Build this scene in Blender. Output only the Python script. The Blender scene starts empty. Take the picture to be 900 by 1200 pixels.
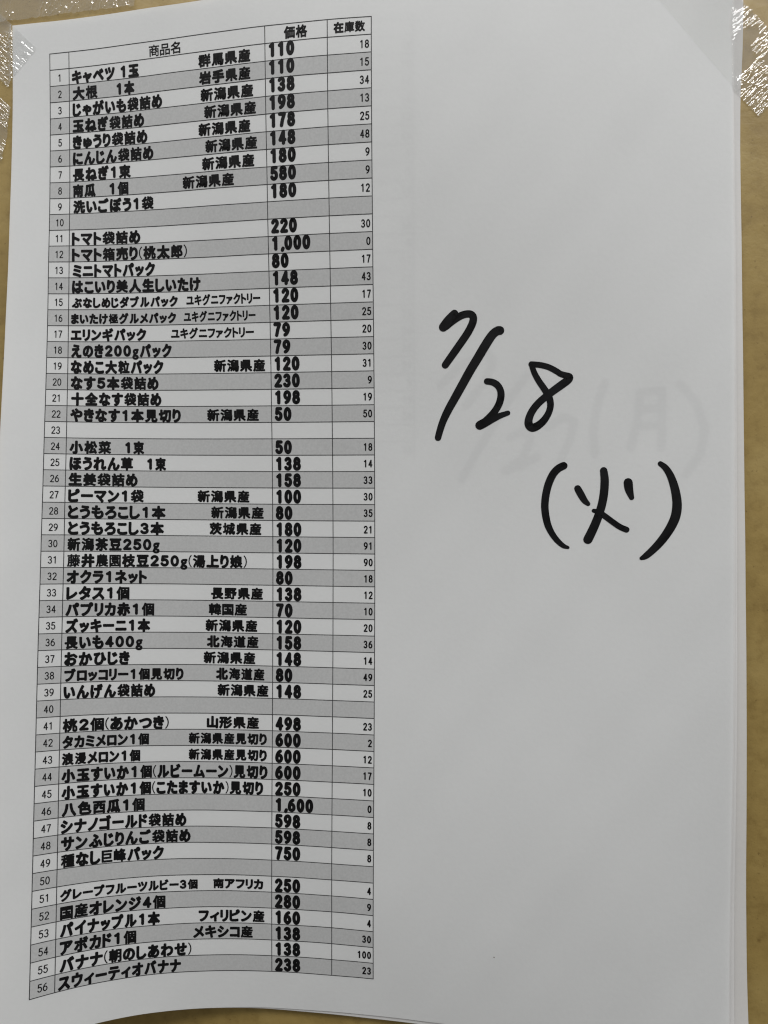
import bpy, math, random
import numpy as np
from mathutils import Matrix
from numpy.polynomial import chebyshev as cheb

S = bpy.context.scene
random.seed(7)
MM = 0.001

# ---------------------------------------------------------------- geometry of the place
# A wall (plane), a phone camera about 17 cm in front of it and an A4 sheet whose wavy, partly
# lifted surface is a polynomial of the position (u, v) in millimetres on the paper.
DEG = 7
EX = [(i, j) for i in range(DEG + 1) for j in range(DEG + 1) if i + j <= DEG]
def coef(vals):
    m = np.zeros((DEG + 1, DEG + 1))
    for (i, j), c in zip(EX, vals): m[i, j] = c
    return m
CX = coef([-8.888,0.10931,-0.027866,0.063852,0.069188,-0.007627,-0.014375,-0.0011723,104.15,-0.3892,-0.38051,-0.064852,0.018569,0.0045854,-0.0076805,0.24764,0.16598,0.33801,0.077194,-0.046174,-0.00049604,-0.17637,-0.29515,-0.13929,-0.012481,-0.027824,0.093337,0.23239,0.051161,-0.0075837,-0.04667,-0.076643,-0.0078641,0.011854,0.00015549,0.0012705])
CY = coef([0.99567,148.38,0.024352,0.0047849,-0.009181,-0.007585,-0.0028318,0.0014634,0.51276,0.16011,-0.0080436,-0.036535,0.0081032,0.016851,0.0035279,-0.1423,0.060286,-0.0063789,0.013644,-0.0057506,-0.014715,0.0076579,0.036017,-0.0012428,-0.0029679,0.016603,0.0057682,-0.035703,-0.025504,-0.0078454,0.0082235,0.017097,0.011361,-0.0085512,-0.0045877,0.0013558])
CZ = coef([171.31,0.19241,-1.2258,0.15457,0.32572,-0.034461,-0.079298,0.012924,-6.3471,3.9494,0.72001,-0.10973,0.33112,0.0062211,-0.10526,-2.3887,-5.6523,0.5588,0.059794,-0.58045,0.054764,1.4804,1.4854,0.31589,0.016116,-0.17867,-0.55678,0.017113,-0.042637,0.0054198,0.0082965,-0.059285,-0.056104,0.049989,0.0051838,-0.011452])
WALL = [175.6975,-8.9042,2.1696]
FPX = 700.0
nrm = np.array([WALL[1] / 100, WALL[2] / 100, -1.0]); nrm /= np.linalg.norm(nrm)
EY = -nrm
EXW = np.array([1.0, 0, 0]); EXW -= EXW.dot(EY) * EY; EXW /= np.linalg.norm(EXW)
EZ = np.cross(EXW, EY)
ROT = np.stack([EXW, EY, EZ])
ORG = np.array([0, 0, WALL[0]])
def to_world(p): return (np.asarray(p) - ORG) @ ROT.T          # mm, wall is y = 0, camera at y < 0

# ---------------------------------------------------------------- camera
cam = bpy.data.cameras.new('camera'); cam_ob = bpy.data.objects.new('camera', cam)
S.collection.objects.link(cam_ob)
cam.sensor_fit = 'VERTICAL'; cam.sensor_height = 24.0; cam.lens = FPX / 1200 * 24.0
cam.clip_start = 0.01; cam.clip_end = 50
cl = to_world([0, 0, 0]) * MM
M = Matrix.Identity(4)
for r in range(3):
    M[r][0] = ROT[r][0]; M[r][1] = -ROT[r][1]; M[r][2] = -ROT[r][2]; M[r][3] = cl[r]
cam_ob.matrix_world = M
cam.dof.use_dof = True; cam.dof.focus_distance = 0.172; cam.dof.aperture_fstop = 60.0
S.camera = cam_ob
S.cycles.filter_width = 1.2

# ---------------------------------------------------------------- light (indoor, ceiling lamps)
w = bpy.data.worlds.new('World'); S.world = w; w.use_nodes = True
# a room: pale ceiling above, dim warm floor below
wn = w.node_tree; wtc = wn.nodes.new('ShaderNodeTexCoord'); wsp = wn.nodes.new('ShaderNodeSeparateXYZ')
wr = wn.nodes.new('ShaderNodeValToRGB'); wma = wn.nodes.new('ShaderNodeMath'); wma.operation = 'MULTIPLY_ADD'
wma.inputs[1].default_value = 0.5; wma.inputs[2].default_value = 0.5
wn.links.new(wtc.outputs['Generated'], wsp.inputs[0]); wn.links.new(wsp.outputs['Z'], wma.inputs[0]); wn.links.new(wma.outputs[0], wr.inputs[0])
we = wr.color_ramp.elements
we[0].position = 0.30; we[0].color = (0.05, 0.044, 0.038, 1); we[1].position = 0.72; we[1].color = (0.47, 0.475, 0.475, 1)
wn.links.new(wr.outputs[0], wn.nodes['Background'].inputs[0])
wn.nodes['Background'].inputs[1].default_value = 1.0
def lamp(name, loc, target, sx, sy, power, col=(1, 1, 1)):
    l = bpy.data.lights.new(name, 'AREA'); l.shape = 'RECTANGLE'; l.size = sx; l.size_y = sy
    l.energy = power; l.color = col
    o = bpy.data.objects.new(name, l); S.collection.objects.link(o)
    from mathutils import Vector
    o.location = loc
    o.rotation_euler = (Vector(target) - Vector(loc)).to_track_quat('-Z', 'Y').to_euler()
    return o
lamp('ceiling_lamp', (0.30, -0.62, 0.95), (0.03, 0, 0.05), 1.0, 0.2, 9.7, (1.0, 0.99, 0.975))
lamp('ceiling_lamp', (-0.42, -0.62, 1.22), (-0.05, 0, 0.05), 0.55, 0.16, 4.5, (1.0, 0.99, 0.975))
S.view_settings.view_transform = 'Standard'; S.view_settings.look = 'None'
S.view_settings.exposure = 0.0; S.view_settings.gamma = 1.0

# ---------------------------------------------------------------- materials
def new_mat(name):
    m = bpy.data.materials.new(name); m.use_nodes = True; nt = m.node_tree; nt.nodes.clear()
    out = nt.nodes.new('ShaderNodeOutputMaterial')
    def N(t, **kw):
        n = nt.nodes.new('ShaderNode' + t)
        for k, v in kw.items(): setattr(n, k, v)
        return n
    return m, nt, N, out
def ramp(N, pts, interp='LINEAR'):
    r = N('ValToRGB'); e = r.color_ramp.elements; r.color_ramp.interpolation = interp
    while len(e) < len(pts): e.new(0.5)
    for k, (p, c) in enumerate(pts): e[k].position = p; e[k].color = (*c, 1)
    return r
def paper_mat(name, col, trans=0.245):
    m, nt, N, out = new_mat(name); L = nt.links.new
    tc = N('TexCoord')
    n1 = N('TexNoise'); n1.inputs['Scale'].default_value = 900; n1.inputs['Detail'].default_value = 4
    n2 = N('TexNoise'); n2.inputs['Scale'].default_value = 60; n2.inputs['Detail'].default_value = 3
    for n in (n1, n2): L(tc.outputs['Object'], n.inputs['Vector'])
    rp = ramp(N, [(0.3, [c * 0.972 for c in col]), (0.7, col)])
    mx = N('Math', operation='MULTIPLY_ADD'); L(n1.outputs[0], mx.inputs[0]); mx.inputs[1].default_value = 0.55
    mm = N('Math', operation='MULTIPLY'); L(n2.outputs[0], mm.inputs[0]); mm.inputs[1].default_value = 0.45
    L(mm.outputs[0], mx.inputs[2]); L(mx.outputs[0], rp.inputs[0])
    # rare dark paper flecks
    vo = N('TexVoronoi'); vo.inputs['Scale'].default_value = 34; L(tc.outputs['Object'], vo.inputs['Vector'])
    sp = N('Math', operation='LESS_THAN'); L(vo.outputs['Distance'], sp.inputs[0]); sp.inputs[1].default_value = 0.007
    sm = N('Mix', data_type='RGBA'); L(sp.outputs[0], sm.inputs[0]); L(rp.outputs[0], sm.inputs[6]); sm.inputs[7].default_value = (0.25, 0.22, 0.2, 1)
    bp = N('Bump'); bp.inputs['Strength'].default_value = 0.06; bp.inputs['Distance'].default_value = 0.0004
    L(n1.outputs[0], bp.inputs['Height'])
    d = N('BsdfDiffuse'); t = N('BsdfTranslucent'); mixs = N('MixShader')
    L(sm.outputs[2], d.inputs[0]); L(sm.outputs[2], t.inputs[0]); L(bp.outputs[0], d.inputs['Normal'])
    mixs.inputs[0].default_value = trans
    L(d.outputs[0], mixs.inputs[1]); L(t.outputs[0], mixs.inputs[2]); L(mixs.outputs[0], out.inputs[0])
    return m
PAPER = paper_mat('white_copy_paper', (0.83, 0.84, 0.84))
PAPER_OLD = paper_mat('white_copy_paper_beneath', (0.84, 0.835, 0.83))
def flat_mat(name, col, rough=0.6, spec=0.2, noise=None):
    m, nt, N, out = new_mat(name); L = nt.links.new
    b = N('BsdfPrincipled'); b.inputs['Roughness'].default_value = rough
    b.inputs['Specular IOR Level'].default_value = spec
    tc = N('TexCoord'); n = N('TexNoise'); n.inputs['Scale'].default_value = noise[0] if noise else 500
    n.inputs['Detail'].default_value = 3
    L(tc.outputs['Object'], n.inputs['Vector'])
    k = noise[1] if noise else 0.25
    rp = ramp(N, [(0.32, [c * (1 - k) for c in col]), (0.68, [c * (1 + k) for c in col])])
    L(n.outputs[0], rp.inputs[0]); L(rp.outputs[0], b.inputs['Base Color']); L(b.outputs[0], out.inputs[0])
    return m
TONER = flat_mat('black_toner', (0.007, 0.007, 0.0075), 0.6, 0.12)
RULE = flat_mat('fine_toner_rule', (0.045, 0.045, 0.047), 0.7, 0.1, (700, 0.35))
MARKER = flat_mat('black_marker_ink', (0.006, 0.006, 0.0068), 0.6, 0.14, (220, 0.5))
GREY = flat_mat('grey_halftone', (0.475, 0.48, 0.48), 0.9, 0.05, (1600, 0.05))

def wall_mat():
    m, nt, N, out = new_mat('tan_painted_board'); L = nt.links.new
    tc = N('TexCoord')
    def noise(scale, det, rough=0.55, dist=0.0):
        n = N('TexNoise'); n.inputs['Scale'].default_value = scale; n.inputs['Detail'].default_value = det
        n.inputs['Roughness'].default_value = rough; n.inputs['Distortion'].default_value = dist
        L(tc.outputs['Object'], n.inputs['Vector']); return n
    big = noise(28, 5, 0.6, 0.6); mid = noise(210, 5, 0.65); fine = noise(900, 3)
    r1 = ramp(N, [(0.28, (0.25, 0.170, 0.052)), (0.5, (0.315, 0.220, 0.070)), (0.72, (0.37, 0.27, 0.098))])
    L(big.outputs[0], r1.inputs[0])
    r2 = ramp(N, [(0.33, (0.84, 0.82, 0.78)), (0.48, (1, 1, 1)), (0.68, (1.09, 1.1, 1.12))])
    L(mid.outputs[0], r2.inputs[0])
    mu = N('Mix', data_type='RGBA', blend_type='MULTIPLY'); mu.inputs[0].default_value = 1
    L(r1.outputs[0], mu.inputs[6]); L(r2.outputs[0], mu.inputs[7])
    r3 = ramp(N, [(0.27, (0.5, 0.46, 0.4)), (0.36, (1, 1, 1))]); L(fine.outputs[0], r3.inputs[0])
    mu2 = N('Mix', data_type='RGBA', blend_type='MULTIPLY'); mu2.inputs[0].default_value = 0.7
    L(mu.outputs[2], mu2.inputs[6]); L(r3.outputs[0], mu2.inputs[7])
    vo = N('TexVoronoi'); vo.inputs['Scale'].default_value = 90; L(tc.outputs['Object'], vo.inputs['Vector'])
    nd = N('Math', operation='MULTIPLY_ADD'); L(mid.outputs[0], nd.inputs[0]); nd.inputs[1].default_value = 0.16; L(vo.outputs['Distance'], nd.inputs[2])
    r4 = ramp(N, [(0.09, (0.6, 0.54, 0.46)), (0.13, (1, 1, 1))]); L(nd.outputs[0], r4.inputs[0])
    mu3 = N('Mix', data_type='RGBA', blend_type='MULTIPLY'); mu3.inputs[0].default_value = 0.8
    L(mu2.outputs[2], mu3.inputs[6]); L(r4.outputs[0], mu3.inputs[7])
    bp = N('Bump'); bp.inputs['Strength'].default_value = 0.35; bp.inputs['Distance'].default_value = 0.0005
    L(mid.outputs[0], bp.inputs['Height'])
    b = N('BsdfPrincipled'); b.inputs['Roughness'].default_value = 0.42; b.inputs['Specular IOR Level'].default_value = 0.5
    L(mu3.outputs[2], b.inputs['Base Color']); L(bp.outputs[0], b.inputs['Normal']); L(b.outputs[0], out.inputs[0])
    return m
WALLM = wall_mat()

def tape_mat(name, haze, gloss):
    m, nt, N, out = new_mat(name); L = nt.links.new
    tr = N('BsdfTransparent'); tr.inputs[0].default_value = (0.99, 0.99, 0.985, 1)
    gl = N('BsdfAnisotropic'); gl.inputs['Roughness'].default_value = 0.095; gl.inputs[0].default_value = (1, 1, 1, 1)
    df = N('BsdfDiffuse'); df.inputs[0].default_value = (0.75, 0.76, 0.74, 1)
    fr = N('Fresnel'); ge = N('NewGeometry'); io = N('Math', operation='MULTIPLY_ADD'); L(ge.outputs['Backfacing'], io.inputs[0]); io.inputs[1].default_value = 1 / 1.5 - 1.5; io.inputs[2].default_value = 1.5; L(io.outputs[0], fr.inputs[0])      # a thin film reflects alike from both sides
    fm = N('Math', operation='MULTIPLY_ADD', use_clamp=True); L(fr.outputs[0], fm.inputs[0]); fm.inputs[1].default_value = gloss; fm.inputs[2].default_value = 0.0
    m1 = N('MixShader'); m1.inputs[0].default_value = haze
    L(tr.outputs[0], m1.inputs[1]); L(df.outputs[0], m1.inputs[2])
    m2 = N('MixShader'); L(fm.outputs[0], m2.inputs[0]); L(m1.outputs[0], m2.inputs[1]); L(gl.outputs[0], m2.inputs[2])
    L(m2.outputs[0], out.inputs[0])
    return m
TAPEM = tape_mat('clear_packing_tape', 0.02, 0.8)
TAPEH = tape_mat('clear_packing_tape_with_trapped_air', 0.03, 2.6)

# ---------------------------------------------------------------- mesh helpers
def tag(o, label=None, cat=None, group=None, kind=None):
    if label: o['label'] = label
    if cat: o['category'] = cat
    if group: o['group'] = group
    if kind: o['kind'] = kind
    return o
def obj(name, verts_mm, faces, mats, parent=None, origin=None, smooth=False, mat_idx=None):
    """verts in world millimetres; stored relative to the thing's origin"""
    v = (np.asarray(verts_mm, float) - (origin if origin is not None else 0)) * MM
    me = bpy.data.meshes.new(name); me.from_pydata(v.tolist(), [], [tuple(int(i) for i in f) for f in faces])
    for m in (mats if isinstance(mats, (list, tuple)) else [mats]): me.materials.append(m)
    if mat_idx is not None: me.polygons.foreach_set('material_index', np.asarray(mat_idx, np.int32))
    if smooth: me.polygons.foreach_set('use_smooth', np.ones(len(me.polygons), bool))
    me.update()
    o = bpy.data.objects.new(name, me); S.collection.objects.link(o)
    if parent is not None: o.parent = parent
    elif origin is not None: o.location = np.asarray(origin) * MM
    return o
def smooth01(x): x = np.clip(x, 0, 1); return x * x * (3 - 2 * x)
CXu, CYu, CZu = [cheb.chebder(c, axis=0) / 105.0 for c in (CX, CY, CZ)]
CXv, CYv, CZv = [cheb.chebder(c, axis=1) / 148.5 for c in (CX, CY, CZ)]
def surf(u, v, off=0.0):
    """point of the top sheet at (u, v) mm, moved off mm out of the paper"""
    u = np.asarray(u, float); v = np.asarray(v, float)
    a = (u - 105) / 105; b = (v - 148.5) / 148.5
    ev = lambda c: cheb.chebval2d(a, b, c)
    p = to_world(np.stack([ev(CX), ev(CY), ev(CZ)], -1))
    du = np.stack([ev(CXu), ev(CYu), ev(CZu)], -1) @ ROT.T
    dv = np.stack([ev(CXv), ev(CYv), ev(CZv)], -1) @ ROT.T
    n = np.cross(du, dv); n /= np.linalg.norm(n, axis=-1, keepdims=True)
    n *= np.sign(-n[..., 1:2])
    # slight cockling of the sheet, and the right edge rolling back towards the wall low down
    off = off + 0.045 * (np.sin(u * 0.19 + 0.03 * v) * np.sin(v * 0.13 + 1.3) + 0.8 * np.sin(u * 0.083 - v * 0.11 + 2.0) + 0.5 * np.sin(u * 0.31 + v * 0.23))
    off = off - 1.1 * smooth01((u - 183) / 27) ** 2 * smooth01((v - 185) / 90)
    return p + n * np.asarray(off)[..., None]
def under(u, v, k):
    """a sheet lying k-th beneath: a little closer to the wall than the sheet over it"""
    gap = -surf(u, v)[..., 1]
    return -(0.065 * k * k + 0.009 * k * k * np.maximum(gap - 1.2, 0) + 0.17 * k * smooth01((v - 150) / 140) * smooth01((u - 150) / 55))
CORNER = surf(np.array(105.0), np.array(0.0))
def grid_faces(nu, nv):
    i, j = np.meshgrid(np.arange(nu - 1), np.arange(nv - 1), indexing='ij')
    a = (i * nv + j).ravel(); return np.stack([a, a + 1, a + nv + 1, a + nv], 1)
def sheet(name, mat, layer=0, du=lambda v: 0 * v, dv=lambda u: 0 * u):
    us = np.linspace(0, 210, 141); vs = np.linspace(0, 297, 199)
    U, V = [x.ravel() for x in np.meshgrid(us, vs, indexing='ij')]
    U2 = U + du(V); V2 = V + dv(U)
    off = under(U2, V2, layer) if layer else 0 * U2
    P = surf(U2, V2, off)
    if layer: P[:, 1] = np.minimum(P[:, 1], 0.14 * layer - 0.64)      # never through the wall
    return obj(name, P, grid_faces(len(us), len(vs)), mat, origin=CORNER, smooth=True)

# ---------------------------------------------------------------- lettering
GL = {}
def ell(cx, cy, rx, ry, a0, a1, n=18):
    t = np.radians(np.linspace(a0, a1, n)); return [(cx + rx * math.cos(x), cy + ry * math.sin(x)) for x in t]
DIG = {
 '0': [ell(.27, .5, .25, .5, 90, 450, 30)],
 '1': [[(.10, .83), (.20, .88), (.31, 1.0), (.31, 0.0)]],
 '2': [ell(.27, .73, .24, .27, 165, -25, 16) + [(.03, 0.0), (.53, 0.0)]],
 '3': [ell(.25, .755, .22, .245, 155, -90, 16), ell(.25, .255, .25, .255, 90, -155, 18)],
 '4': [[(.53, .29), (.02, .29), (.38, 1.0), (.38, 0.0)]],
 '5': [[(.49, 1.0), (.11, 1.0), (.07, .56)] + ell(.26, .32, .26, .32, 125, -155, 20)],
 '6': [ell(.27, .30, .25, .30, 0, 360, 26), ell(.53, .33, .51, .67, 105, 183, 12)],
 '7': [[(.03, 1.0), (.52, 1.0), (.32, .5), (.20, 0.0)]],
 '8': [ell(.27, .76, .21, .24, 0, 360, 24), ell(.27, .265, .25, .265, 0, 360, 26)],
 '9': [[(.54 - x, 1 - y) for x, y in ell(.27, .30, .25, .30, 0, 360, 26)], [(.54 - x, 1 - y) for x, y in ell(.53, .33, .51, .67, 105, 183, 12)]],
 ',': [[(.12, .03), (.05, -.13)]],
}
def glyph(ch):
    """2-D outline of a printed character: vertices (em), faces and outline edges"""
    if ch in GL: return GL[ch]
    src = {'(': '\uff08', ')': '\uff09'}.get(ch, ch)
    c = bpy.data.curves.new('glyph', 'FONT'); c.body = src; c.resolution_u = 3
    o = bpy.data.objects.new('glyph', c); S.collection.objects.link(o)
    dg = bpy.context.evaluated_depsgraph_get(); dg.update()
    e = o.evaluated_get(dg); m = e.to_mesh()
    v = np.array([x.co[:2] for x in m.vertices]); f = [list(p.vertices) for p in m.polygons]
    cnt = {}
    for p in m.polygons:
        for k in p.edge_keys: cnt[k] = cnt.get(k, 0) + 1
    ed = [k for k, n in cnt.items() if n == 1]
    e.to_mesh_clear(); bpy.data.objects.remove(o); bpy.data.curves.remove(c)
    v[:, 0] -= v[:, 0].min()
    GL[ch] = (v, f, ed); return GL[ch]
NJ = 7
class Ink:
    def __init__(s): s.v = []; s.f = []; s.n = 0
    def add(s, v, f):
        s.v.append(np.asarray(v, float)); s.f += [[i + s.n for i in q] for q in f]; s.n += len(v)
    def pen(s, pts, rad, closed=False):
        """a round-nibbed stroke along a polyline; rad is one radius or one per point"""
        pts = np.asarray(pts, float); rad = np.broadcast_to(np.asarray(rad, float), (len(pts),))
        s.segs(pts, [(i, i + 1) for i in range(len(pts) - 1)], rad)
    def segs(s, pts, edges, rad):
        pts = np.asarray(pts, float); rad = np.broadcast_to(np.asarray(rad, float), (len(pts),))
        V = []; F = []
        for a, b in edges:
            d = pts[b] - pts[a]; l = np.hypot(*d)
            if l < 1e-6: continue
            n = np.array([-d[1], d[0]]) / l; k = len(V)
            V += [pts[a] + n * rad[a], pts[a] - n * rad[a], pts[b] - n * rad[b], pts[b] + n * rad[b]]
            F.append([k, k + 1, k + 2, k + 3])
        nj = NJ if rad.max() < 0.3 else 14
        for i in {i for e in edges for i in e}:
            k = len(V)
            V += [pts[i] + rad[i] * np.array([math.cos(t), math.sin(t)]) for t in np.arange(nj) * 2 * math.pi / nj]
            F.append(list(range(k, k + nj)))
        if V: s.add(V, F)
    def build(s, name, mat, parent, off, lay=0, origin=None):
        q = np.concatenate(s.v)
        o_ = off if not lay else off + under(q[:, 0], q[:, 1], lay)
        return obj(name, surf(q[:, 0], q[:, 1], o_), s.f, mat, parent, CORNER)
KANA = lambda ch: 0x3040 <= ord(ch) <= 0x30ff
def text(ink, s, u0, u1, vc, em, bold=1.0, tight=0.075):
    """set string s between u0 and u1 (ink to ink), its em box centred on vc (v grows down)"""
    items = []
    for ch in s:
        if ch in DIG: wd = 0.50; r = 0.112 * em * bold
        else:
            g = glyph(ch); wd = g[0][:, 0].max()
            if ch in '()': r = 0.010 * em
            elif ch == 'g': r = 0.05 * em * bold; wd *= 1.15
            elif KANA(ch): r = 0.069 * em * bold
            else: r = (0.044 if ch in '国巨' else 0.031 if ch in '園農藤' else float(np.clip(0.49 / sum(np.hypot(*(g[0][i] - g[0][j])) for i, j in g[2]), 0.031, 0.07))) * em * bold
        items.append((ch, wd, r))
    gap = tight * em
    W = u1 - u0 - gap * (len(items) - 1) - sum(2 * r for _, _, r in items)
    sx = W / sum(wd for _, wd, _ in items)
    x = u0
    for ch, wd, r in items:
        x += r
        if ch in DIG:
            h = 0.90 * em - 2 * r
            for pl in DIG[ch]:
                ink.pen([(x + px / 0.54 * wd * sx, vc + 0.45 * em - r - py * h) for px, py in pl], r)
        else:
            v, f, ed = glyph(ch); sc = np.array([sx * (1.15 if ch == 'g' else 1), -em * (1.12 if ch == 'g' else 1)])
            p = v * sc + np.array([x, vc + 0.38 * em])
            if KANA(ch) and ch not in 'ーッャュョァィっゃゅょ': p[:, 1] = vc + (p[:, 1] - vc) * 1.1
            ink.add(p, f); ink.segs(p, ed, r)
        x += wd * sx + r + gap
def digits(ink, s, x, vc, h, wd, r, adv, comma=0.45):
    for ch in s:
        hh = h - 2 * r; ww = wd - 2 * r
        for pl in DIG[ch]:
            ink.pen([(x + r + px / 0.54 * ww, vc + hh / 2 - py * hh) for px, py in pl], r)
        x += adv * (comma if ch == ',' else 1)
    return x
def band(u0, u1, v0, v1, nu, nv):
    U, V = [q.ravel() for q in np.meshgrid(np.linspace(u0, u1, nu), np.linspace(v0, v1, nv), indexing='ij')]
    return U, V, grid_faces(nu, nv)

CU = [12.256,18.541,80.398,98.517,110.929]
V0 = 9.525; PT = 4.8439
HEADS = [["商品名",44.57,54.57],["価格",85.97,92.79],["在庫数",100.3,109.18]]
ROWS = [
[1,[["キャベツ",19.41,33.51],["1玉",35.07,41.26]],[["群馬県産",60.09,76.02]],"110","18"],
[2,[["大根",19.62,27.83],["1本",33.68,39.76]],[["岩手県産",60.25,75.95]],"110","15"],
[3,[["じゃがいも袋詰め",19.57,48.61]],[["新潟県産",60.65,76.71]],"138","34"],
[4,[["玉ねぎ袋詰め",19.54,42.78]],[["新潟県産",61.67,77.47]],"198","13"],
[5,[["きゅうり袋詰め",19.52,43.71]],[["新潟県産",59.83,75.7]],"178","25"],
[6,[["にんじん袋詰め",19.51,45.53]],[["新潟県産",61.83,77.64]],"148","48"],
[7,[["長ねぎ1束",19.5,38.18]],[["新潟県産",60.73,76.7]],"180","9"],
[8,[["南瓜",19.51,26.89],["1個",30.97,37.34]],[["新潟県産",54.52,70.43]],"580","9"],
[9,[["洗いごぼう1袋",19.65,45.25]],[],"180","12"],
[10,[],[],"",""],
[11,[["トマト袋詰め",19.32,40.92]],[],"220","30"],
[12,[["トマト箱売り(桃太郎)",19.36,55.46]],[],"1,000","0"],
[13,[["ミニトマトパック",19.65,45.4]],[],"80","17"],
[14,[["はこいり美人生しいたけ",19.45,59.45]],[],"148","43"],
[15,[["ぶなしめじダブルパック",19.5,52.31]],[["ユキグニファクトリー",54.9,77.6]],"120","17"],
[16,[["まいたけ極グルメパック",19.32,51.73]],[["ユキグニファクトリー",54.07,76.05]],"120","25"],
[17,[["エリンギパック",19.27,42.41]],[["ユキグニファクトリー",50.05,75.46]],"79","20"],
[18,[["えのき200gパック",19.46,50.22]],[],"79","30"],
[19,[["なめこ大粒パック",19.41,47.59]],[["新潟県産",63.12,78.64]],"120","31"],
[20,[["なす5本袋詰め",19.49,46.07]],[],"230","9"],
[21,[["十全なす袋詰め",19.69,46.88]],[],"198","19"],
[22,[["やきなす1本見切り",19.5,52.75]],[["新潟県産",60.78,76.53]],"50","50"],
[23,[],[],"",""],
[24,[["小松菜",19.45,31.68],["1束",35.59,41.57]],[],"50","18"],
[25,[["ほうれん草",19.54,38.22],["1束",42.16,48.17]],[],"138","14"],
[26,[["生姜袋詰め",19.41,39.66]],[],"158","33"],
[27,[["ピーマン1袋",19.4,41.46]],[["新潟県産",57.65,73.36]],"100","30"],
[28,[["とうもろこし1本",19.38,48.03]],[["新潟県産",61.74,77.67]],"80","35"],
[29,[["とうもろこし3本",19.49,47.55]],[["茨城県産",61.24,76.92]],"180","21"],
[30,[["新潟茶豆250g",19.48,46.26]],[],"120","91"],
[31,[["藤井農園枝豆250g(湯上り娘)",19.47,72.55]],[],"198","90"],
[32,[["オクラ1ネット",19.46,42.52]],[],"80","18"],
[33,[["レタス1個",19.45,37.42]],[["長野県産",61.71,77.37]],"138","12"],
[34,[["パプリカ赤1個",19.33,44.71]],[["韓国産",61.01,72.56]],"70","10"],
[35,[["ズッキーニ1本",19.43,43.57]],[["新潟県産",60.06,75.7]],"120","20"],
[36,[["長いも400g",19.31,41.4]],[["北海道産",60.44,76.08]],"158","36"],
[37,[["おかひじき",19.3,37.74]],[["新潟県産",59.51,75.13]],"148","14"],
[38,[["ブロッコリー1個見切り",19.4,53.58]],[["北海道産",63.25,77.93]],"80","49"],
[39,[["いんげん袋詰め",19.28,45.26]],[["新潟県産",63.76,79.15]],"148","25"],
[40,[],[],"",""],
[41,[["桃2個(あかつき)",19.25,49.32]],[["山形県産",60.59,76.32]],"498","23"],
[42,[["タカミメロン1個",19.24,43.53]],[["新潟県産見切り",55.26,78.76]],"600","2"],
[43,[["浪漫メロン1個",19.22,41.03]],[["新潟県産見切り",55.29,78.79]],"600","12"],
[44,[["小玉すいか1個(ルビームーン)見切り",19.2,79.05]],[],"600","17"],
[45,[["小玉すいか1個(こたますいか)見切り",19.29,77.76]],[],"250","10"],
[46,[["八色西瓜1個",19.45,42.45]],[],"1,600","0"],
[47,[["シナノゴールド袋詰め",19.2,54.71]],[],"598","8"],
[48,[["サンふじりんご袋詰め",19.4,55.97]],[],"598","8"],
[49,[["種なし巨峰パック",19.48,48.12]],[],"750","8"],
[50,[],[],"",""],
[51,[["グレープフルーツルビー3個",19.43,58.12]],[["南アフリカ",62.73,77.83]],"250","4"],
[52,[["国産オレンジ4個",19.52,48.67]],[],"280","9"],
[53,[["パイナップル1本",19.6,47.11]],[["フィリピン産",58.38,78.2]],"160","4"],
[54,[["アボカド1個",19.58,40.32]],[["メキシコ産",56.77,74.66]],"138","30"],
[55,[["バナナ(朝のしあわせ)",19.67,56.27]],[],"138","100"],
[56,[["スウィーティオバナナ",19.34,53.21]],[],"238","23"]]
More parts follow.
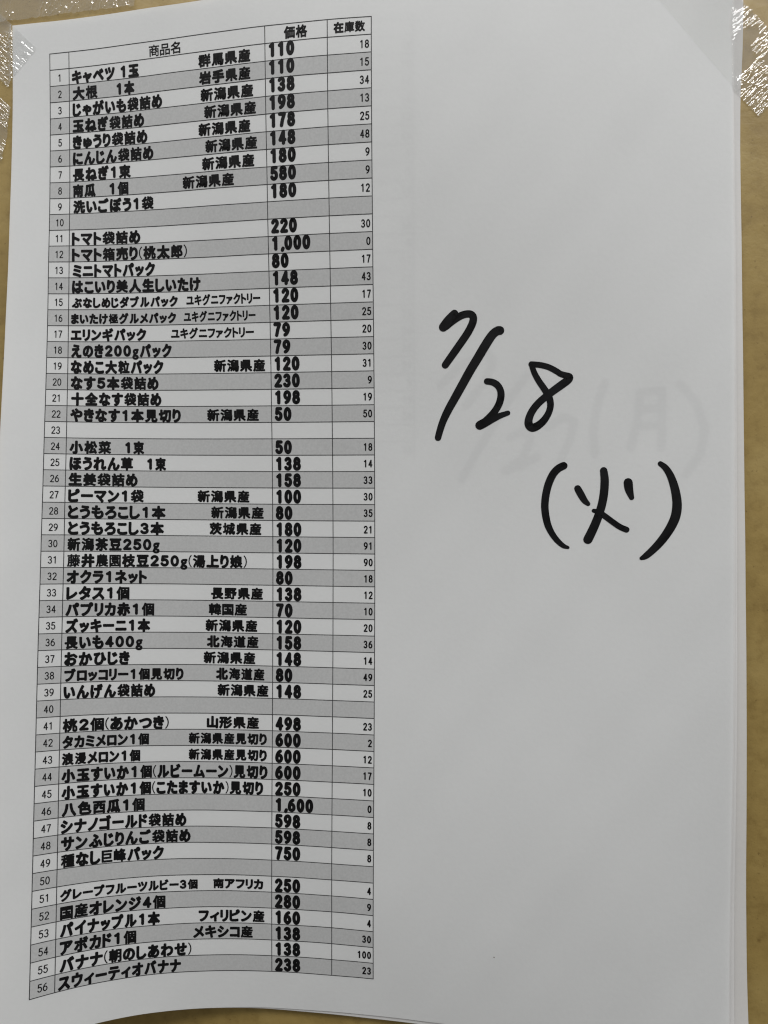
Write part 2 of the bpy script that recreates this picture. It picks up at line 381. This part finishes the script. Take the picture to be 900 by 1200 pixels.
DATE = [[[[130.93,94.55,2.14],[132.38,92.9,2.36],[134.04,90.94,1.93]],[[131.58,94.3,1.93],[132.92,93.28,1.87],[134.53,92.21,1.8],[136.13,91.41,1.74],[137.46,91.08,1.71],[138.63,91.16,1.71],[139.33,91.91,1.77],[139.28,93.27,1.82],[138.54,94.99,1.82],[137.48,96.81,1.82],[135.35,99.82,1.82],[133.2,102.8,1.78],[131.48,105.16,1.71]]],[[[146.85,95.86,1.82],[146.1,95.95,1.82],[144.68,97.08,1.85],[142.73,99.98,1.92],[140.72,103.33,1.9],[138.59,106.79,1.86],[136.45,110.6,1.83],[134.3,114.43,1.77],[132.41,117.79,1.69],[130.94,120.86,1.56],[129.97,123.72,1.46],[129.42,125.79,1.39]]],[[[143.32,109.97,1.5],[144.76,110.21,1.57],[146.0,110.87,1.61],[146.86,111.96,1.61],[147.29,113.46,1.68],[147.09,115.33,1.71],[146.36,117.19,1.71],[145.08,119.05,1.71],[143.22,120.91,1.68],[141.45,122.23,1.61]],[[141.34,122.39,2.14],[142.95,121.55,2.14],[145.09,120.5,1.82],[147.23,119.67,1.39],[149.25,119.0,1.18]]],[[[155.7,105.43,1.39],[158.23,105.7,1.39],[160.6,106.38,1.39],[162.71,107.53,1.39],[163.76,108.24,1.4],[165.07,108.69,1.48],[166.22,109.14,1.68],[165.92,109.98,1.85],[164.06,111.37,1.92],[161.98,112.87,1.84],[159.9,114.47,1.76],[157.81,116.3,1.71],[156.14,118.41,1.73],[155.21,120.54,1.81],[155.12,122.25,1.96],[156.03,123.23,1.99],[157.45,122.82,1.89],[159.18,121.4,1.73],[160.48,119.44,1.57],[161.09,117.42,1.55],[160.96,115.56,1.61],[160.32,113.95,1.61],[159.14,112.07,1.53],[157.75,110.03,1.45],[156.57,107.88,1.37],[155.87,105.97,1.29]]],[[[164.91,134.11,1.82],[163.5,134.85,1.82],[162.09,136.35,1.82],[160.9,138.88,1.82],[160.13,141.84,1.79],[159.78,145.08,1.77],[160.01,148.06,1.74],[160.71,151.03,1.64],[161.88,153.46,1.47],[163.37,155.45,1.35],[164.95,156.84,1.14],[166.26,157.32,0.75]]],[[[168.82,140.57,1.61],[169.66,142.13,1.71],[170.71,143.9,1.5],[171.71,144.92,1.07]]],[[[175.87,135.58,1.71],[176.15,137.87,1.9],[176.11,140.54,1.93],[175.82,143.21,1.93],[175.27,145.88,1.93],[174.36,148.83,1.96],[173.14,151.94,2.05],[171.71,155.01,2.14]]],[[[182.49,138.91,2.03],[182.71,140.82,1.93],[183.43,143.16,1.18]]],[[[173.27,146.85,0.96],[174.87,147.38,1.29],[176.58,148.61,1.39],[178.38,149.99,1.39],[180.33,151.36,1.39],[182.11,152.15,1.39]]],[[[191.02,133.73,1.18],[192.43,134.95,1.47],[193.69,137.06,1.68],[194.65,139.8,1.87],[195.26,142.69,2.0],[195.47,145.32,2.1],[195.18,147.95,2.14],[194.35,150.32,2.1],[192.92,152.96,2.0],[191.04,155.62,1.87],[189.04,157.86,1.68],[187.29,159.47,1.45],[186.14,160.13,0.86]]]]
OLDDATE = [[[[130.07,110.97,1.93],[135.9,105.3,1.93],[143.59,102.12,1.93],[145.05,104.53,1.93],[142.68,110.23,1.93],[137.39,116.89,1.93]]],[[[154.39,108.53,1.93],[149.91,114.68,1.93],[144.44,123.54,1.93],[139.87,131.29,1.93],[136.23,137.9,1.93]]],[[[149.99,126.03,1.93],[153.33,124.13,1.93],[155.73,126.34,1.93],[153.39,132.13,1.93],[148.61,135.51,1.93],[152.92,134.08,1.93],[157.44,131.68,1.93]]],[[[160.46,123.26,1.93],[164.68,120.44,1.93],[167.74,121.68,1.93],[166.62,126.71,1.93],[163.85,133.19,1.93]]],[[[176.0,110.87,1.93],[173.77,117.95,1.93],[172.91,125.11,1.93],[173.44,131.1,1.93]]],[[[185.46,114.15,1.93],[184.86,122.18,1.93],[183.1,129.29,1.93]]],[[[185.46,113.91,1.93],[191.35,113.33,1.93],[191.43,121.11,1.93],[191.27,129.39,1.93]]],[[[185.28,118.64,1.93],[190.95,118.27,1.93]]],[[[184.87,123.37,1.93],[190.99,123.0,1.93]]],[[[196.07,111.79,1.93],[200.35,117.05,1.93],[202.6,124.37,1.93],[201.31,131.39,1.93],[197.58,137.0,1.93]]]]
LW = 0.23
NROW = 57
def rule_band(v, u0=None, u1=None): return band((u0 if u0 is not None else CU[0]) - LW / 2, (u1 if u1 is not None else CU[4]) + LW / 2, v - LW / 2, v + LW / 2, 70, 2)
def table_row(k, parent):
    """one printed row: its grey tint if it has one, and the rule under it"""
    vs = []; fs = []; mi = []; n = 0
    def put(U, V, F, off, m):
        nonlocal n
        vs.append(surf(U, V, off)); fs.extend((F + n).tolist()); mi.extend([m] * len(F)); n += len(U)
    if k > 0 and k % 2 == 0:
        U, V, F = band(CU[0], CU[4], V0 + PT * k, V0 + PT * (k + 1), 70, 4); put(U, V, F, 0.02, 1)
    U, V, F = rule_band(V0 + PT * (k + 1)); put(U, V, F, 0.035, 0)
    if k == 0: U, V, F = rule_band(V0); put(U, V, F, 0.035, 0)
    return obj('table_row' if k else 'header_row', np.concatenate(vs), fs, [RULE, GREY], parent, CORNER, False, mi)
def column_rule(u, parent):
    U, V, F = band(u - LW / 2, u + LW / 2, V0, V0 + PT * NROW, 2, 190)
    return obj('column_rule', surf(U, V, 0.041), F, RULE, parent, CORNER)

# ---------------------------------------------------------------- the wall
U, V = np.meshgrid(np.linspace(-700, 700, 2), np.linspace(-900, 700, 2), indexing='ij')
wall = obj('wall', np.stack([U.ravel(), 0 * U.ravel(), V.ravel()], 1), [(0, 2, 3, 1)], WALLM, origin=np.zeros(3))
tag(wall, 'tan mottled wall board behind the taped up paper sheets', 'wall', kind='structure')

# ---------------------------------------------------------------- the sheets beneath
sh4 = sheet('paper_sheet', PAPER_OLD, 4, lambda v: 2.5 + 3.8 * (v / 297) ** 2 + 0.6 * smooth01((36 - v) / 24), lambda u: 0.5 + 1.7 * smooth01((u - 50) / 60))
tag(sh4, 'bottom white sheet of the stack, showing as a strip past the right edge', 'paper')
sh3 = sheet('paper_sheet', PAPER_OLD, 3, lambda v: 0.75 + 1.3 * (v / 297) ** 1.6, lambda u: 0.5 + 1.1 * smooth01((u - 50) / 60))
tag(sh3, 'middle white sheet of the stack, only a hairline edge showing between two others', 'paper')
sh2 = sheet('old_price_list', PAPER_OLD, 2, lambda v: 0.4 + 0.2 * (v / 297), lambda u: 0.4 + 0.9 * smooth01((u - 60) / 60))
tag(sh2, 'older price list sheet under the top one, its marker date showing through faintly', 'paper')
SH = 11.6
for k in range(0, 25):
    v = V0 + PT * k + 1.0
    U, V, F = band(CU[3] + SH, CU[4] + SH, v - 0.2, v + 0.2, 24, 2)
    obj('table_rule', surf(U, V, 0.03 + under(U, V, 2)), F, RULE, sh2, CORNER)
U, V, F = band(CU[4] + SH - 0.22, CU[4] + SH + 0.22, V0 + 1, V0 + PT * 25 + 1, 2, 60)
obj('column_rule', surf(U, V, 0.03 + under(U, V, 2)), F, RULE, sh2, CORNER)
for n, nm, og, pr, st in ROWS[:24]:
    if st:
        ink = Ink(); digits(ink, st, CU[4] + SH - 0.6 - 1.45 * len(st), V0 + PT * (n + 0.52) + 1.0, 2.6, 1.4, 0.28, 1.6)
        ink.build('stock_figure', TONER, sh2, 0.03, 2)
date2 = None
for strokes in OLDDATE:
    for st in strokes:
        ink = Ink(); q = np.array(st); ink.pen(q[:, :2], q[:, 2] / 2 * 1.2)
        o = ink.build('handwritten_date' if date2 is None else 'pen_stroke', MARKER, sh2 if date2 is None else date2, 0.03, 2)
        if date2 is None: date2 = o

# ---------------------------------------------------------------- the price list on top
top = sheet('price_list', PAPER)
tag(top, 'white printed price list of vegetables and fruit with a handwritten marker date', 'price list')
head = table_row(0, top)
for k, (t, u0, u1) in enumerate(HEADS):
    ink = Ink(); text(ink, t, u0, u1, V0 + PT * (0.50 if k else 0.56), 3.55 if k < 2 else 3.0, 0.3 if k == 0 else 0.8, 0.06)
    ink.build('column_heading', TONER, head, 0.05)
for u in CU: column_rule(u, top)
for n, nm, og, pr, st in ROWS:
    r = table_row(n, top)
    v = V0 + PT * n
    ink = Ink(); s = str(n)
    digits(ink, s, (CU[0] + CU[1]) / 2 - (1.36 * len(s) - 0.2) / 2, v + PT * 0.53, 2.25, 1.26, 0.145, 1.36)
    ink.build('row_number', TONER, r, 0.05)
    small = n in (15, 16)
    if nm:
        ink = Ink()
        for t, u0, u1 in nm: text(ink, t, u0, u1, v + PT * 0.57, 3.0 if small or n == 51 else (3.5 if n in (42, 43, 38, 17) else 3.85))
        ink.build('item_name', TONER, r, 0.05)
    if og:
        ink = Ink()
        thin = 'ユキグニ' in og[0][0]
        for t, u0, u1 in og: text(ink, t, u0, u1, v + PT * 0.54, 3.0 if thin or n == 51 else (3.35 if n in (42, 43) else 3.6), 0.7 if thin else 1.0, 0.07)
        ink.build('origin_name', TONER, r, 0.05)
    if pr:
        ink = Ink(); f = 0.39 + 0.15 * float(smooth01(np.array((n - 5) / 26)))
        digits(ink, pr, CU[2] + 0.85, v + PT * f, 4.15, 2.52, 0.52, 2.66)
        ink.build('price_figure', TONER, r, 0.05)
    if st:
        ink = Ink(); digits(ink, st, CU[4] - 0.62 - 1.45 * len(st) + 0.2, v + PT * 0.52, 2.3, 1.28, 0.17 + 0.0009 * n, 1.45)
        ink.build('stock_figure', TONER, r, 0.05)
date = None
for strokes in DATE:
    for st in strokes:
        q = np.array(st); t = np.arange(len(q)); tt = np.linspace(0, len(q) - 1, (len(q) - 1) * 6 + 1)
        # smooth the hand-drawn line (Catmull-Rom through the points)
        pts = []
        for x in tt:
            i = min(int(x), len(q) - 2); f = x - i
            p0, p1, p2, p3 = q[max(i - 1, 0)], q[i], q[i + 1], q[min(i + 2, len(q) - 1)]
            pts.append(0.5 * (2 * p1 + (p2 - p0) * f + (2 * p0 - 5 * p1 + 4 * p2 - p3) * f * f + (3 * p1 - p0 - 3 * p2 + p3) * f ** 3))
        pts = np.array(pts)
        ink = Ink(); ink.pen(pts[:, :2], pts[:, 2] / 2 * (1.36 if strokes is DATE[1] else 1.2))
        o = ink.build('handwritten_date' if date is None else 'pen_stroke', MARKER, top if date is None else date, 0.06)
        if date is None: date = o

# ---------------------------------------------------------------- clear tape over the corners
rng = np.random.default_rng(11)
def vnoise(x, y, seed):
    r = np.random.default_rng(seed).random((64, 64))
    xi = np.floor(x).astype(int); yi = np.floor(y).astype(int); fx = smooth01(x - xi); fy = smooth01(y - yi)
    g = lambda a, b: r[a % 64, b % 64]
    return (g(xi, yi) * (1 - fx) + g(xi + 1, yi) * fx) * (1 - fy) + (g(xi, yi + 1) * (1 - fx) + g(xi + 1, yi + 1) * fx) * fy
def paper_height(X, Z):
    """how far the top of the stack stands off the wall at wall point (X, Z), and the distance outside it"""
    u = np.clip(X + 105, -15, 225) ; v = np.clip(148 - Z, -15, 100)
    for _ in range(10):
        p = surf(u, v); h = 0.2
        pu = (surf(u + h, v) - p) / h; pv = (surf(u, v + h) - p) / h
        ex = X - p[..., 0]; ez = Z - p[..., 2]
        det = pu[..., 0] * pv[..., 2] - pv[..., 0] * pu[..., 2]
        u = np.clip(u + (ex * pv[..., 2] - ez * pv[..., 0]) / det, -25, 235); v = np.clip(v + (ez * pu[..., 0] - ex * pu[..., 2]) / det, -25, 120)
    uc = np.clip(u, 0, 210); vc = np.clip(v, 0, 297)
    d = np.hypot(u - uc, v - vc)
    return -surf(uc, vc)[..., 1], d
def wall_point(x, y):
    dx = (x - 450) / FPX; dy = (y - 600) / FPX
    z = WALL[0] / (1 - WALL[1] / 100 * dx - WALL[2] / 100 * dy)
    p = to_world([dx * z, dy * z, z]); return np.array([p[0], p[2]])
def tape(label, a, along, across, la, lc, amp, seed, lift=0.0, cross=False, on_amp=0.0, free=False, group='clear tape pieces holding the sheets'):
    """a strip from corner a (wall mm): la mm along, lc mm across"""
    along = np.array(along, float) / np.hypot(*along); across = np.array(across, float) / np.hypot(*across)
    ns = int(la / 0.15); nt = int(lc / 0.15)
    s, t = [q.ravel() for q in np.meshgrid(np.linspace(0, la, ns), np.linspace(0, lc, nt), indexing='ij')]
    jag = 0.5 * (vnoise(t * 0.9 + 3, t * 0 + 1, seed + 9) - 0.5) * np.exp(-s / 1.5)
    X = a[0] + along[0] * (s + jag) + across[0] * t; Z = a[1] + along[1] * (s + jag) + across[1] * t
    h, d = paper_height(X, Z)
    k = np.exp(-np.maximum(d - 0.3, 0) / 0.9)
    on = d < 0.05
    if free: k = 0 * k
    base = lift + np.where(on, h + 0.10, 0.15 + (h + 0.05) * k)
    # creases: stretched ridged noise, strong where the film bridges to the wall, faint on the paper
    p, q = (t, s) if cross else (s, t)
    w1 = 1 - np.abs(2 * vnoise(p * 0.22 + 7, q * 1.6 + 2, seed) - 1)
    w2 = 1 - np.abs(2 * vnoise(p * 0.45 + q * 0.35, q * 2.3 - p * 0.3 + 30, seed + 1) - 1)
    w3 = vnoise(p * 1.5, q * 3.0, seed + 2)
    wr = 0.55 * w1 ** 3 + 0.55 * w2 ** 4 + 0.2 * w3
    patch = smooth01((vnoise(s * 0.22 + 5, t * 0.25 + 9, seed + 3) - 0.24) / 0.3)
    A = np.where(on, 0.03 + 0.17 * np.exp(-s / 7.0) * smooth01((vnoise(s * 0.3 + 2, t * 0.3 + 4, seed + 5) - 0.3) / 0.3), amp) * (0.07 + 0.93 * patch)
    if on_amp: A = np.where(on, on_amp * np.exp(-s / 6.0) * smooth01(np.minimum(t, lc * 0.75 - t) / 1.5), A)
    y = -(base + A * wr)
    F = grid_faces(ns, nt)
    if along[0] * across[1] - along[1] * across[0] > 0: F = F[:, ::-1]      # faces look away from the wall
    o = obj('clear_tape', np.stack([X, y, Z], 1), F, [TAPEM, TAPEH], origin=np.array([a[0], 0, a[1]]), smooth=True, mat_idx=np.where(on[F].all(1) & ~((s[F[:, 0]] < 9) & (on_amp > 0)), 0, 1))
    return tag(o, label, 'tape', group)
A_ = wall_point
rt0 = A_(888, 137); rt1 = A_(765, 2); dr = rt1 - rt0
tape('crinkled clear tape across the top right corner of the price list', rt0, dr, (-dr[1], dr[0]) if -dr[1] * 1 + 0 > 0 else (dr[1], -dr[0]), 62, 17, 0.40, 21, cross=True)
l0 = A_(46, 60); l1 = A_(10, 103); dl = l1 - l0; ax = np.array([-dl[1], dl[0]])
if ax[0] > 0: ax = -ax
tape('crinkled clear tape with its cut end on the top left corner of the price list', l0, ax, dl, 40, np.hypot(*dl), 0.55, 33, on_amp=0.34)
l0 = A_(15, 128); l1 = A_(3, 190)
tape('crinkled clear tape on the wall along the upper left edge of the price list', l0, ax, l1 - l0, 20, np.hypot(*(l1 - l0)), 0.55, 47)
l0 = A_(158, 8); l1 = A_(-12, 29)
tape('crinkled clear tape on the wall just above the top left edge of the price list', l0, (0.12, 1), l1 - l0, 22, np.hypot(*(l1 - l0)), 0.26, 58, 0.35, free=True)
